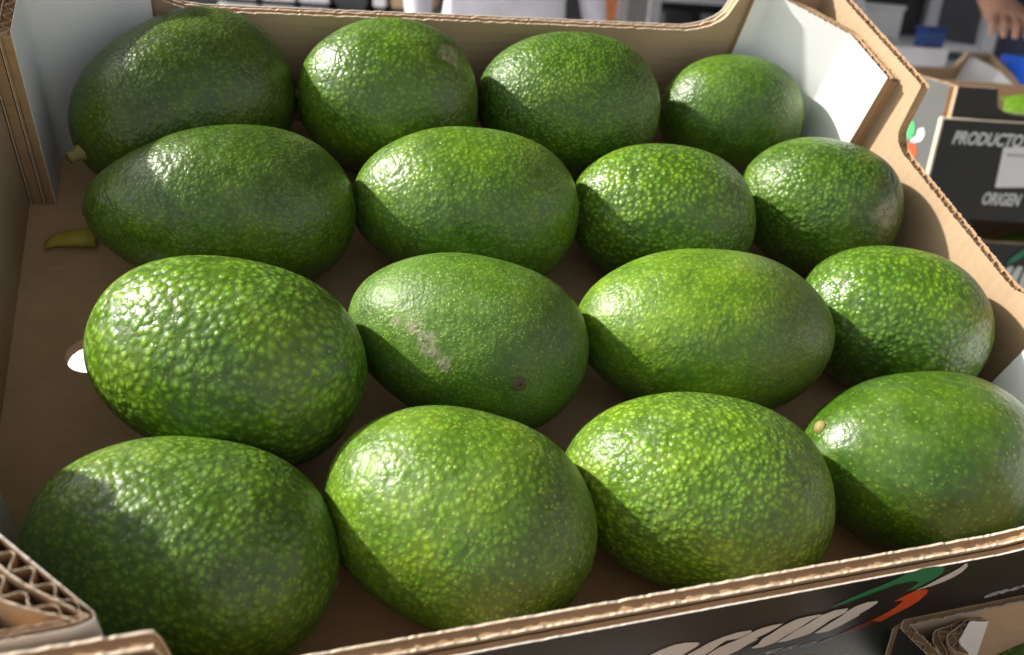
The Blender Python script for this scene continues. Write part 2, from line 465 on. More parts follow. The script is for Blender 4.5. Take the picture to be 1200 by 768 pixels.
W, D = 0.385, 0.288
CORNERS = {'BL': dict(u=.045, vf=.0265, ve=.0575, top=.0812), 'BR': dict(u=.034, vf=.0395, ve=.0755, top=.0830, uw=.008, rr=.0022, flat=True),
           'FL': dict(u=.0475, vf=.046, ve=.075, top=.0876, uturn=True), 'FR': dict(u=.045, vf=.035, ve=.0723, top=.0806)}
def build_tray(T, label, group, h1=0.0585, h2=0.0877, corners=CORNERS, step=0.0006, hole=True, front=m_black, side=m_kraft_v, lam=0.0052, seed=0, side_out=m_black, hs=None, post_face=None, sh=0.0):
    t = empty('cardboard_tray', T, label, 'cardboard tray', group)
    th = 0.005
    # floor of the tray, with a round vent hole
    mb = MB()
    x0, x1, y0, y1, zb = -0.004, W + 0.004, -0.004, D + 0.004, -0.005
    if hole:
        cx, cy, r, k, hw = 0.0265, 0.1465, 0.0082, 40, 0.02
        for z, flip in ((0, False), (zb, True)):
            vs, fs = [], []
            for i in range(k):
                a = 2 * math.pi * i / k
                c, s = math.cos(a), math.sin(a)
                q = hw / max(abs(c), abs(s))
                vs += [(cx + r * c, cy + r * s, z), (cx + q * c, cy + q * s, z)]
            for i in range(k):
                j = (i + 1) % k
                f = (2 * i, 2 * i + 1, 2 * j + 1, 2 * j)
                fs.append(f[::-1] if flip else f)
            mb.add(vs, fs, m_floor)
            gx = [x0, cx - hw, cx + hw, x1]; gy = [y0, cy - hw, cy + hw, y1]
            for a in range(3):
                for b in range(3):
                    if a == 1 and b == 1: continue
                    f = (0, 1, 2, 3)
                    mb.add([(gx[a], gy[b], z), (gx[a + 1], gy[b], z), (gx[a + 1], gy[b + 1], z), (gx[a], gy[b + 1], z)], [f[::-1] if flip else f], m_floor)
        vs, fs = [], []
        for i in range(k):
            a = 2 * math.pi * i / k
            rr = r + 0.0004 * mnoise.noise(Vector((i * .9, 2, 0)))
            vs += [(cx + rr * math.cos(a), cy + rr * math.sin(a), 0), (cx + rr * math.cos(a), cy + rr * math.sin(a), zb)]
        for i in range(k):
            j = (i + 1) % k
            fs.append((2 * i, 2 * j, 2 * j + 1, 2 * i + 1))
        mb.add(vs, fs, m_flute)
    else:
        mb.box((x0, y0, zb), (x1, y1, 0), m_floor)
    mb.build('tray_floor', t)
    sp_ = side_profile(h1, h2)
    # front and back: two plies with level flutes
    for nm, y, sgn in (('front_wall', 0.0, -1), ('back_wall', D, 1)):
        P, nn, S = curve([(0, y), (W, y)], 0.0012 if step < .002 else 0.004)
        nn = [Vector((0, sgn))] * len(P)
        bow = [0.0 if nm == 'front_wall' else 0.0004 * math.sin(math.pi * p.x / W) + 0.0002 * mnoise.noise(Vector((p.x * 30, y, seed))) for p in P]
        P = [p + q * b for p, q, b in zip(P, nn, bow)]
        fp = end_profile(h1, h2, (0.0085 if nm == 'front_wall' else 0.0) if corners is CORNERS else sh)
        top = [fp(min(p.x, W - p.x)) for p in P]
        mb = MB()
        ply(mb, P, nn, S, top, -0.005, 0.0, 0.0040, lam, False, m_kraft_h, m_kraft, m_edge, m_edge, seed + 1, 0.0007, liner=0.0007)
        top2 = [q - 0.0006 for q in top]
        ply(mb, P, nn, S, top2, -0.005, 0.0041, 0.0028, lam, False, m_kraft, front, m_edge, m_white_edge, seed + 2, 0.00025, inner=False, liner=0.0005)
        mb.build(nm, t)
    # sides: one ply with upright flutes, their waves showing along the cut top
    for x, sgn in ((0.0, -1), (W, 1)):
        ys = [-0.0, .0880, .0886, .0892, .0898, .0904, .0910, .0918, .0930, .0945, .097, .1035]
        pts = [(x, q) for q in ys] + [(x, D - q) for q in ys[::-1]]
        P, _, S = curve(pts, step)
        nn = [Vector((sgn, 0))] * len(P)
        top = [hs if hs else sp_(min(p.y, D - p.y)) for p in P]
        mb = MB()
        ply(mb, P, nn, S, top, -0.005, 0.0, th, lam, True, side, side_out, m_edge, m_edge, seed + 4 + sgn, 0.0006, fill=0.0014)
        mb.build('side_wall', t)
    # folded corner posts, two plies, white paper inside the tray
    for key, c in corners.items():
        mx, my = ('R' in key), ('B' in key)
        if c.get('uturn'):
            pts = [(.012, .0035), (c['u'] - .004, .0030), (c['u'] + .001, .0045), (.0100, c['vf']), (.0100, c['ve'])]
            pts = rounded(pts, 0.0035)
        else:
            pts = rounded([(c['u'] + .009, .0028), (c['u'], .0028), (c.get('uw', .0100), c['vf']), (c.get('uw', .0100), c['ve'])], c.get('rr', 0.004))
        P, nn, S = curve(pts, min(step, 0.0007) if step < .002 else 0.003)
        # corner lies on the left of u->v travel when walking from the end wall to the side wall
        f = lambda p: Vector((W - p.x if mx else p.x, D - p.y if my else p.y))
        nn = [(-q if False else q) for q in nn]
        P2, N2 = [], []
        for p, q in zip(P, nn):
            qq = q if (q.dot(Vector((-1, -1))) > 0 or c.get('uturn')) else -q
            P2.append(f(p)); N2.append(Vector((-qq.x if mx else qq.x, -qq.y if my else qq.y)))
        Lt = S[-1]
        l0 = (c['u'] - .010) if c.get('uturn') else 0.009
        km = c.get('uw', .0100) / .0100
        kk = [0.27 * km + 0.73 * km * smooth(l0 * 0.9, l0 + 0.020, s) for s in S]
        top = []
        for s, p in zip(S, P):
            z = c['top'] * h2 / 0.0877 - (0.0 if c.get('flat') else 0.0025) * (1 - smooth(0, l0 + .004, s))
            top.append(z)
        mb = MB()
        ply(mb, P2, N2, S, top, 0.0006, 0.0, 0.0047, 0.0062, True, post_face or m_white, m_kraft, m_edge if post_face else m_white_edge, m_edge, seed + 11 + len(key) + mx, 0.0003, kk, fill=None if c.get('uturn') else 0.0018)
        ply(mb, P2, N2, S, [z - 0.0008 for z in top], 0.0006, 0.0048, 0.0047, 0.0066, True, m_kraft, m_kraft, m_edge, m_edge, seed + 21 + mx, 0.0005, kk, inner=False, fill=None if c.get('uturn') else 0.0018)
        mb.build('corner_post', t)
    return t

def flat_poly(mb, pts3, m):
    mb.add(pts3, [tuple(range(len(pts3)))], m)
def print_poly(name, parent, polys, y, inv=None):
    """flat print on the front face of the tray: photo points carried onto the plane y"""
    mb = MB()
    for pts, m in polys:
        vs = [on_plane(u, v, 1, y) for u, v in pts]
        flat_poly(mb, vs, m)
    o = mb.build(name, parent)
    bm = bmesh.new(); bm.from_mesh(o.data)
    bmesh.ops.triangulate(bm, faces=bm.faces[:])
    for f in bm.faces:
        if f.normal.y > 0: f.normal_flip()
    bm.to_mesh(o.data); bm.free()
    return o
def lettering(name, text, size, m, parent, T, shear=0.0, bold=0.0, extr=0.0001, xs=1.0, spacing=1.0):
    c = bpy.data.curves.new(name, 'FONT')
    c.body = text; c.size = size; c.shear = shear; c.offset = bold; c.extrude = extr; c.space_character = spacing
    c.resolution_u = 4
    tmp = bpy.data.objects.new('tmp_text', c)
    COL.objects.link(tmp)
    me = bpy.data.meshes.new_from_object(tmp.evaluated_get(bpy.context.evaluated_depsgraph_get()))
    bpy.data.objects.remove(tmp); bpy.data.curves.remove(c)
    me.transform(Matrix.Diagonal((xs, 1, 1, 1)))
    me.materials.clear(); me.materials.append(m)
    me.name = name
    o = bpy.data.objects.new(name, me)
    link(o, parent)
    o.matrix_local = T
    return o

# ------------------------------------------------------------------ ground and added roof
def slab(name, lo, hi, m, kind='structure'):
    mb = MB(); mb.box(lo, hi, m); o = mb.build(name); o['kind'] = kind; return o
m_ground = simple('pale_concrete', (0.52, 0.51, 0.49), 0.85, var=0.12, scale=3.0, bumpd=0.002)
mb = MB()
mb.add([(-120, -60, 0), (120, -60, 0), (120, 180, 0), (-120, 180, 0)], [(0, 1, 2, 3)], m_ground)
tag(mb.build('ground'), kind='structure')

# unseen roof added to block the overhead sky; left and front open for light
m_shade_roof = simple('shade_roof_boards', (0.16, 0.15, 0.14), 0.8, scale=3.0)
mb = MB()
mb.box((-0.95, -0.75, 2.75), (5.0, 9.0, 2.83), m_shade_roof)
rf = mb.build('shade_roof'); rf['kind'] = 'structure'
mb = MB()
for k in range(8):
    mb.box((-0.9 + k * .8, -0.72, 2.62), (-0.82 + k * .8, 8.97, 2.7495), m_shade_roof)
mb.build('shade_roof_beam', rf)
mb = MB()
for xx, yy in ((-0.85, 7.9), (4.9, -0.6), (4.9, 8.5)):
    mb.box((xx - .06, yy - .06, 0), (xx + .06, yy + .06, 2.619), m_shade_roof)
mb.build('shade_roof_post', rf)

# ------------------------------------------------------------------ the main tray
TI = M.copy()
GT = 'open avocado trays on the sloping rack'
main = build_tray(TI, 'large open cardboard tray holding sixteen avocados, filling the picture', GT)

# print on its front face
yf = -0.00705
Z1 = lambda u, v: (750 + u / 7.5, 690 + v / 7.5)
Z2 = lambda u, v: (880 + u / 7.5, 690 + v / 7.5)
Z3 = lambda u, v: (980 + u / 7.5, 650 + v / 7.5)
def PL(fn, pts): return [fn(*q) for q in pts]
logo_green = PL(Z3, [(-60, 470), (0, 440), (140, 375), (300, 310), (460, 245), (620, 170), (760, 120), (880, 103), (940, 105), (955, 125), (930, 165), (860, 215), (760, 268), (700, 300), (610, 325), (680, 280), (725, 245), (715, 235), (650, 238), (520, 265), (360, 325), (180, 390), (60, 435)])
logo_white = PL(Z3, [(690, 316), (790, 275), (900, 215), (1010, 160), (1090, 115), (1135, 78), (1152, 80), (1155, 105), (1110, 150), (1040, 195), (940, 240), (830, 280)])
logo_red = PL(Z3, [(640, 345), (700, 318), (790, 305), (810, 318), (790, 350), (720, 410), (640, 460), (560, 500), (470, 545), (390, 590), (290, 590), (380, 545), (480, 490), (550, 440), (590, 405), (510, 410), (570, 380)])
logo_tail = PL(Z2, [(1040, 280), (1110, 285), (1000, 340), (900, 380), (740, 420), (830, 375), (930, 330)])
S4 = PL(Z2, [(560, 393), (620, 350), (700, 300), (800, 240), (840, 205), (920, 155), (1020, 120), (1115, 108), (1112, 125), (1040, 175), (950, 225), (955, 235), (880, 275), (780, 330), (680, 375), (600, 392)])
S3 = PL(Z2, [(220, 475), (300, 430), (400, 365), (500, 310), (522, 295), (620, 235), (740, 190), (855, 172), (850, 185), (832, 206), (800, 228), (700, 275), (600, 345), (520, 395), (420, 430), (300, 465)])
S2 = PL(Z2, [(0, 520), (60, 490), (100, 440), (180, 395), (270, 335), (400, 270), (500, 245), (612, 226), (615, 236), (540, 270), (500, 296), (420, 350), (300, 420), (200, 480), (100, 515), (30, 525)])
S1 = PL(Z1, [(560, 600), (690, 520), (780, 480), (860, 448), (985, 385), (1060, 350), (1180, 318), (1260, 306), (1200, 345), (1110, 395), (1015, 437), (1040, 443), (950, 490), (860, 545), (740, 600)])
S0 = PL(Z1, [(380, 600), (520, 525), (610, 475), (730, 425), (860, 385), (975, 365), (985, 380), (862, 440), (760, 456), (690, 500), (640, 540), (540, 600)])
S00 = PL(Z1, [(60, 600), (180, 540), (300, 495), (400, 475), (500, 472), (525, 485), (490, 515), (420, 555), (350, 600)])
print_poly('printed_swoosh', main, [(logo_green, m_green_ink), (logo_red, m_red_ink), (logo_tail, m_dark_red)], yf)
print_poly('printed_swoosh', main, [(logo_white, m_silver)], yf - 0.0001)
print_poly('printed_word', main, [(q, m_silver) for q in (S00, S0)], yf)
print_poly('printed_word', main, [(q, m_silver) for q in (S1, S2, S3, S4)], yf - 0.00015)
def front_text(text, p0, p1, hpx, m, name='printed_lettering', spacing=1.0):
    a = on_plane(*p0, 1, yf); b = on_plane(*p1, 1, yf)
    d = b - a
    ang = math.atan2(d.z, d.x)
    T = Matrix.Translation(a) @ Matrix.Rotation(-ang, 4, 'Y') @ Matrix.Rotation(math.pi / 2, 4, 'X')
    o = lettering(name, text, 0.01, m, main, T, shear=0.45, bold=0.00012, spacing=spacing)
    wd = max(v.co.x for v in o.data.vertices)
    k = d.length / wd
    o.data.transform(Matrix.Diagonal((k, hpx / 0.0072, 1, 1)))
    return o
front_text('CROP', Z2(95, 580), Z2(690, 460), 0.0031, m_silver, spacing=1.5)
front_text('GRAN', (1149, 702), (1207, 687), 0.0036, m_silver)

# ------------------------------------------------------------------ avocados
def avocado_mesh(a, r, seed, K=0.07, nu=150, nv=200, neck=0.0):
    """egg-shaped fruit, stem end at -x, blossom end at +x"""
    th = np.linspace(0, np.pi, nu); th = th - 0.32 * np.sin(2 * th) * 0.5
    ph = np.linspace(0, 2 * np.pi, nv, endpoint=False)
    t = np.cos(th)[:, None]
    R = np.sqrt(np.clip(1 - np.abs(t) ** 2.35, 0, 1)) * (1 + K * t) * (1 - neck * np.exp(-((t + 0.85) / 0.42) ** 2))
    x = np.repeat(t, nv, 1); y = R * np.cos(ph); z = R * np.sin(ph)
    rs = np.random.RandomState(seed)
    d = np.zeros_like(x)
    for k in range(10):
        fr = rs.uniform(1.2, 5.5); v = rs.normal(size=3); v /= np.linalg.norm(v)
        d += 0.0115 / fr * np.sin(fr * (x * v[0] + y * v[1] + z * v[2]) * 1.6 + rs.uniform(0, 6.3))
    s = 1 + d
    x, y, z = x * s, y * s, z * s
    vs = [(-0, 0, 0)] * 0
    vs = [tuple(q) for q in np.stack([x * a, y * r, z * r], -1)[1:-1].reshape(-1, 3)]
    top = len(vs); vs.append((a * s[0, 0], 0, 0)); vs.append((-a * s[-1, 0], 0, 0))
    fs = []
    n = nu - 2
    for i in range(n - 1):
        for j in range(nv):
            k = (j + 1) % nv
            fs.append((i * nv + j, (i + 1) * nv + j, (i + 1) * nv + k, i * nv + k))
    for j in range(nv):
        k = (j + 1) % nv
        fs.append((top, j, k)); fs.append((top + 1, (n - 1) * nv + k, (n - 1) * nv + j))
    me = bpy.data.meshes.new('avocado')
    me.from_pydata(vs, [], fs)
    me.polygons.foreach_set('use_smooth', [True] * len(fs))
    me.update()
    return me
def stem_mesh(long=False, m_stub=None):
    mb = MB()
    k = 12; rings = [(0.004, 0.0036), (-0.0002, 0.0034), (-0.0012, 0.0026), (-0.002, 0.0022)] + ([(-0.004, 0.0022), (-0.0048, 0.0026)] if long else [(-0.0026, 0.0024)])
    vs = []
    for xx, rr in rings:
        for i in range(k):
            q = 2 * math.pi * i / k
            e = rr * (1 + 0.14 * mnoise.noise(Vector((i * 1.7, xx * 900, 3))))
            vs.append((xx, e * math.cos(q), e * math.sin(q)))
    fs = [(a * k + i, a * k + (i + 1) % k, (a + 1) * k + (i + 1) % k, (a + 1) * k + i) for a in range(len(rings) - 1) for i in range(k)]
    fs.append(tuple((len(rings) - 1) * k + i for i in range(k)))
    mb.add(vs, fs, m_stub)
    return mb
def scar_mesh():
    mb = MB(); k = 14; vs = []
    rings = [(-.0012, .0026), (0.0002, .0024), (0.0006, .0017), (0.0003, .0011), (0.0009, 0.0006)]
    for xx, rr in rings:
        for i in range(k):
            q = 2 * math.pi * i / k
            vs.append((xx, rr * math.cos(q), rr * math.sin(q)))
    fs = [(a * k + i, (a + 1) * k + i, (a + 1) * k + (i + 1) % k, a * k + (i + 1) % k) for a in range(len(rings) - 1) for i in range(k)]
    fs.append(tuple((len(rings) - 1) * k + i for i in range(k)))
    mb.add(vs, fs, m_scar)
    return mb
GA = 'avocados lying in rows in the large tray'
def avocado(pose, material, seed, label, group, frame=M, nu=150, nv=200, stem=True, long=False, K=0.07, neck=0.0, k_stub=False):
    x, y, yaw, a, r, pit, dz = pose
    me = avocado_mesh(a, r, seed, K, nu=nu, nv=nv, neck=neck)
    me.materials.append(material)
    o = bpy.data.objects.new('avocado', me)
    COL.objects.link(o)
    R = Matrix.Rotation(yaw, 3, 'Z') @ Matrix.Rotation(-pit, 3, 'Y')
    zmin = min((R @ v.co).z for v in me.vertices)
    o.matrix_world = frame @ Matrix.Translation((x, y, dz - zmin)) @ R.to_4x4()
    tag(o, label, 'avocado', group)
    if stem:
        s = stem_mesh(long, m_stub if long or k_stub else m_scar).build('stem', o, True); s.location = (-a * 1.0 + (0 if long else .0022), 0, 0)
        b = scar_mesh().build('blossom_scar', o, True); b.location = (a * 0.998, 0, 0)
    return o

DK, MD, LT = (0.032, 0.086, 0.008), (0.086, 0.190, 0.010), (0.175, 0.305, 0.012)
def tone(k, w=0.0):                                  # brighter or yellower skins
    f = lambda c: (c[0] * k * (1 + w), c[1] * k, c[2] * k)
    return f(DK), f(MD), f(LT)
# name: pose, tone, dots, dot_scale, bumps, bump_scale, rough, brown, scars, label
AV = {
'A1': ([0.0612, 0.0446, -0.3826, 0.0437, 0.0324, -0.0088, 0.0002], tone(.85, .05), .55, 430, .8, 330, .38, .1, (), 'large avocado in the front left corner, half in shade beside torn cardboard flutes'),
'A2': ([0.1413, 0.0429, -0.5601, 0.0431, 0.034, -0.0233, 0.0], tone(1.05, .08), .85, 400, .55, 340, .40, .38, ((0.0142, -0.0234, 0.0212, .0016, 'dark'),), 'avocado covered in pale speckles with a small dark spot, second in the front row'),
'A3': ([0.2237, 0.0413, -0.4036, 0.0465, 0.0334, 0.013, 0.0], tone(1.2, .1), .55, 420, .95, 360, .38, .3, (), 'bright yellow-green pebbled avocado by the front wall, third in the front row'),
'A4': ([0.3133, 0.04, -0.165, 0.0454, 0.0337, -0.002, 0.0], tone(.58, -.10), .42, 330, .22, 300, .34, .35, (), 'smooth deep green avocado with sparse yellow dots, stem end showing, in the front right corner'),
'B1': ([0.0763, 0.1107, -0.4273, 0.0459, 0.0339, -0.0167, 0.0021], tone(1.1, .05), .60, 330, 1.05, 275, .33, .1, (), 'big glossy avocado with coarse bumps next to the round hole in the tray floor'),
'B2': ([0.1602, 0.1147, -0.4567, 0.0454, 0.0317, 0.0309, 0.0], tone(.92, -.04), .75, 560, .30, 430, .46, .3, ((-0.0241, -0.0173, 0.0206, 0.003, 'tan'), (-0.0177, -0.0187, 0.0223, 0.0046, 'tan'), (-0.0108, -0.0235, 0.0197, 0.0046, 'tan'), (-0.0036, -0.0273, 0.0158, 0.0036, 'tan'), (0.022, -0.0257, 0.0148, .0016, 'brown')), 'matte grey-green avocado with a tan scar on its side, second in the second row'),
'B3': ([0.2539, 0.1082, -0.1927, 0.0507, 0.0333, 0.0495, 0.0], tone(1.25, .12), .35, 480, .40, 400, .40, .6, (), 'long avocado with a smooth yellow-green top and darker right end, third in the second row'),
'B4': ([0.3431, 0.1063, -0.4365, 0.0408, 0.0317, -0.012, 0.0014], tone(1.0, .0), .35, 400, .95, 330, .34, .2, ((0.0252, -0.0193, 0.0193, .010, 'pale_gloss'),), 'bumpy mid-green avocado with a whitish reflection painted on its end beside the right wall, second row'),
'C1': ([0.078, 0.1867, -0.0349, 0.0499, 0.0324, -0.0116, 0.0004], tone(.66, .05), .40, 480, .40, 400, .30, .1, (), 'long dark glossy avocado pointing left, beside the fallen yellow leaf stub'),
'C2': ([0.1746, 0.1839, -0.2115, 0.0479, 0.0336, 0.0015, 0.0001], tone(1.0, .05), .40, 450, .55, 370, .34, .2, (), 'bright oval avocado with an even sheen, second in the third row'),
'C3': ([0.2639, 0.1779, -0.2107, 0.0421, 0.0321, -0.0234, 0.0], tone(1.05, .03), .40, 410, 1.1, 330, .34, .25, (), 'small round avocado with strong shiny pebbles, third in the third row'),
'C4': ([0.3451, 0.1791, -0.4717, 0.0385, 0.0319, -0.03, 0.0017], tone(.8, .0), .35, 420, .85, 350, .36, .7, ((0.0224, -0.0179, 0.0214, .008, 'scuff'),), 'dark green avocado with a brownish right edge against the right wall, third row'),
'D1': ([0.065, 0.2525, 0.6111, 0.0493, 0.0351, 0.07, 0.0009], tone(.52, .1), .35, 430, .45, 380, .33, .2, ((0.0365, -0.0076, 0.021, .006, 'scuff'),), 'very dark avocado with a yellow stem stub against the white corner post, back left'),
'D2': ([0.1518, 0.2525, -0.0561, 0.0407, 0.0349, -0.0267, 0.0036], tone(.95, .1), .25, 420, .65, 350, .33, .4, ((0.0234, -0.008, 0.0299, .007, 'scuff'),), 'avocado with a scuffed brown shoulder and lit top, second along the back wall'),
'D3': ([0.2411, 0.2526, -0.0909, 0.0453, 0.0346, -0.0101, 0.001], tone(.85, .0), .30, 520, .85, 430, .38, .25, (), 'evenly fine-pebbled mid-green avocado, third along the back wall'),
'D4': ([0.3341, 0.2548, -0.103, 0.0389, 0.0301, -0.0114, 0.0], tone(.9, .0), .25, 450, .5, 390, .38, .15, (), 'smallest smooth avocado in front of the white panel in the back right corner'),
}
fruit = {}
for i, (k, (pose, tn, dots, ds, bu, bs, ro, br, scars, lab)) in enumerate(AV.items()):
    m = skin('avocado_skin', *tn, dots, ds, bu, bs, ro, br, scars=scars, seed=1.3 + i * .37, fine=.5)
    fr = fruit[k] = avocado(pose, m, 11 + i, lab, GA, long=(k == 'D1'), k_stub=(k == 'A4'), K={'C1': .14, 'D1': .11, 'B3': .02, 'A4': .10}.get(k, .07), neck={'C1': .12, 'A4': .10, 'B3': .07, 'C2': .05, 'B2': .05, 'A3': .05}.get(k, 0.0))

# the blossom scar that faces us, and the stem end peeping out at the left tip of the front right fruit
for k, nm, loc, nrm in (('B2', 'blossom_scar', (0.0222, -0.0262, 0.0150), (.35, -.80, .48)), ('A4', 'stem', (-0.0393, 0.0066, 0.0090), (-.90, .12, .42))):
    for ch in fruit[k].children:
        if ch.name.startswith(nm):
            ch.location = loc
            q = Vector(nrm).normalized()
            ch.rotation_euler = (q if nm == 'blossom_scar' else -q).to_track_quat('X', 'Z').to_euler()
# stub of a leaf on the tray floor
mb = MB()
pts = [on_plane(52, 286, 2, 0.003), on_plane(66, 279, 2, 0.004), on_plane(85, 277, 2, 0.005), on_plane(112, 276, 2, 0.005)]
wd = [0.0018, 0.0028, 0.0034, 0.0042]
k = 10; vs = []
for p, r in zip(pts, wd):
    for i in range(k):
        q = 2 * math.pi * i / k
        vs.append((p.x, p.y + r * 1.25 * math.cos(q), max(0.0006, p.z - .001 + r * .7 * math.sin(q))))
fs = [(a * k + i, a * k + (i + 1) % k, (a + 1) * k + (i + 1) % k, (a + 1) * k + i) for a in range(3) for i in range(k)]
fs += [tuple(range(k - 1, -1, -1)), tuple(3 * k + i for i in range(k))]
m_leaf = simple('yellowed_leaf', (0.48, 0.40, 0.05), 0.7, scale=200, bumpd=0.0003)
mb.add(vs, fs, m_leaf)
o = mb.build('leaf_stub', None, True); o.matrix_world = M
tag(o, 'small dry yellow leaf stub lying on the brown tray floor at the left', 'leaf')

# ------------------------------------------------------------------ trays in front, one step lower
CF = {'BL': dict(u=.023, vf=.011, ve=.016, top=.0877, rr=.002)}
CG = {'BR': dict(u=.022, vf=.013, ve=.024, top=.118, rr=.002)}
d0 = (on_plane(1072, 732, 1, yf) - CAM_P).dot(CAM_F)
T_fr = Matrix.Translation(at(1068, 733, d0 - 0.012) - Vector((0, D, 0.0877)))
tg = at(1010, 744, d0 - 0.020)
T_fl = Matrix.Translation(Vector((tg.x - W, tg.y - D, T_fr.translation.z - .001)))
GF = 'level trays on the table in front'
build_tray(T_fr, 'open cardboard tray below the printed front wall, at the bottom right', GF, corners=CF, hole=False, seed=40, sh=.045)
build_tray(T_fl, 'cardboard tray of which only one torn corner post shows under the printed word', GF, .05, .066, CG, hole=False, seed=60, post_face=m_kraft)
q = in_frame(T_fr, 1178, 815, 2, 0.034)
q.x = max(q.x, 0.056)
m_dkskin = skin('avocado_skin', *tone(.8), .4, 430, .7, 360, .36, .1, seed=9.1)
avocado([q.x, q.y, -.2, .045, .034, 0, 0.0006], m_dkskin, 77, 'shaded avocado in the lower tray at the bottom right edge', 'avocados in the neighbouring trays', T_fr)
# ------------------------------------------------------------------ sloping display rack
m_steel = simple('grey_painted_steel', (0.22, 0.22, 0.22), 0.45, scale=30)
rk = empty('display_rack', Matrix.Translation((0.2, 0, 0)), 'grey steel display rack sloping to the front under the trays', 'display rack')
RI = rk.matrix_world.inverted()
for yy, zz in ((0.03, -0.0055), (0.262, -0.0055)):
    mb = MB(); mb.box((-.02, yy - .012, zz - .03), (.40, yy + .012, zz), m_steel, RI @ M)
    mb.build('rail', rk)
mb = MB(); mb.box((-.01, -.0062, -.10), (.395, -.0002, -.0056), m_black, RI @ M)
mb.build('fascia_board', rk)
for yy in (0.262, 0.035):
    for xx in (.06, .33):
        p = M @ Vector((xx, yy, -.0365))
        mb = MB(); mb.box((p.x - .015, p.y - .013, 0), (p.x + .015, p.y + .013, p.z - .004), m_steel, RI)
        mb.build('leg', rk)
zt = T_fr.translation.z - 0.0055
lt = empty('low_table', Matrix.Translation((0.25, -0.2, 0)), 'low grey table in front, under the two level trays', 'table')
mb = MB(); mb.box((-.45, -.18, zt - .03), (.45, .185, zt), m_steel); mb.build('tabletop', lt)
for xx in (-.42, .42):
    for yy in (-.15, .15):
        mb = MB(); mb.box((xx - .015, yy - .015, 0), (xx + .015, yy + .015, zt - .0302), m_steel); mb.build('leg', lt)

# ------------------------------------------------------------------ trays on the table at the right
ex = Vector((0.955, -0.297, 0)).normalized()
ey = Vector((-ex.y, ex.x, 0))
def frame(o): return Matrix(((ex.x, ey.x, 0, o.x), (ex.y, ey.y, 0, o.y), (0, 0, 1, o.z), (0, 0, 0, 1)))
H1, H2 = 0.104, 0.128
CB = {'BL': dict(u=.045, vf=.0265, ve=.0575, top=.0812), 'FL': dict(u=.045, vf=.0265, ve=.0575, top=.0812), 'BR': dict(u=.038, vf=.033, ve=.0805, top=.0806)}
GB = 'black printed trays stacked on the table'
o0 = at(1087, 250, 0.90)
o0 = o0 + ey * 0.0095
T_up = frame(o0)
up = build_tray(T_up, 'black tray printed PRODUCTO with a white label, on top of the stack at right', GB, H1, H2, CB, 0.004, False, seed=80, side_out=m_sheen_grey, sh=-0.011)
T_lo = frame(o0 - Vector((0, 0, H2 + 0.004)) )
lo = build_tray(T_lo, 'black tray under the PRODUCTO tray, its silver word partly hidden', GB, H1, H2, CB, 0.004, False, seed=90, side_out=m_sheen_grey)
def face_print(name, parent, T, polys, axis, val):
    mb = MB()
    for pts, m in polys:
        flat_poly(mb, [in_frame(T, u, v, axis, val) for u, v in pts], m)
    return mb.build(name, parent)
yb = -0.0077
# a paler front ply with its raw edge, standing proud of the tray
mb = MB()
a = in_frame(T_up, 1104, 139, 1, yb); b = in_frame(T_up, 1086, 216, 1, yb)
mb.box((a.x, yb - .004, -0.003), (W * .9, yb + .0014, a.z), m_black)
mb.box((a.x - .0022, yb - .0042, -0.003), (a.x - .0002, yb + .0014, a.z + .0014), m_edge)
mb.box((a.x - .0002, yb - .0042, a.z + .0002), (W * .9, yb + .0014, a.z + .0014), m_edge)
mb.build('front_flap', up)
yt = yb - 0.0043
def tray_text(T, parent, text, p0, p1, hgt, m, shear=0.2, bold=0.0003, name='printed_lettering'):
    a = in_frame(T, *p0, 1, yt); b = in_frame(T, *p1, 1, yt)
    o = lettering(name, text, 0.01, m, parent, Matrix.Translation((a.x, yt, a.z)) @ Matrix.Rotation(math.pi / 2, 4, 'X'), shear=shear, bold=bold)
    wd = max(v.co.x for v in o.data.vertices)
    o.data.transform(Matrix.Diagonal(((b.x - a.x) / wd, hgt / 0.0072, 1, 1)))
tray_text(T_up, up, 'PRODUCTO DE', (1115, 168), (1222, 169), 0.0125, m_silver)
tray_text(T_up, up, 'ORIGEN', (1149, 239), (1195, 240), 0.0125, m_silver)
face_print('white_label', up, T_up, [([(1176, 173), (1215, 172), (1215, 220), (1166, 220)][::-1], m_label)], 1, yt)
yt -= .0003
tray_text(T_up, up, 'ENVASADO', (1180, 183), (1212, 183), 0.0022, m_sheen_grey, 0.1, 0.0001)
yt += .0003
xs_ = -0.0056
def ell(cx, cy, rx, ry, ang, k=18):
    return [(cx + rx * math.cos(t) * math.cos(ang) - ry * math.sin(t) * math.sin(ang), cy + rx * math.cos(t) * math.sin(ang) + ry * math.sin(t) * math.cos(ang)) for t in [2 * math.pi * i / k for i in range(k)]]
face_print('printed_leaf', up, T_up, [(ell(1065, 151, 6.5, 12, .1), m_green_leaf), (ell(1067, 179, 6.5, 12, .15), m_red_ink),
    ([(1066, 165), (1074, 160), (1076, 152), (1082, 150), (1083, 158), (1079, 165), (1072, 167)], m_white)], 0, xs_)
face_print('printed_word', lo, T_lo, [([(1172, 330), (1178, 316), (1184, 312), (1188, 313), (1180, 330), (1176, 334)], m_silver), ([(1180, 336), (1188, 318), (1194, 312), (1199, 313), (1190, 334), (1184, 340)], m_silver),
    ([(1190, 342), (1199, 320), (1206, 312), (1212, 313), (1200, 340), (1196, 344)], m_silver), ([(1178, 312), (1186, 302), (1200, 292), (1215, 288), (1215, 296), (1200, 300), (1190, 306)], m_green_ink)], 1, yb - .0004)
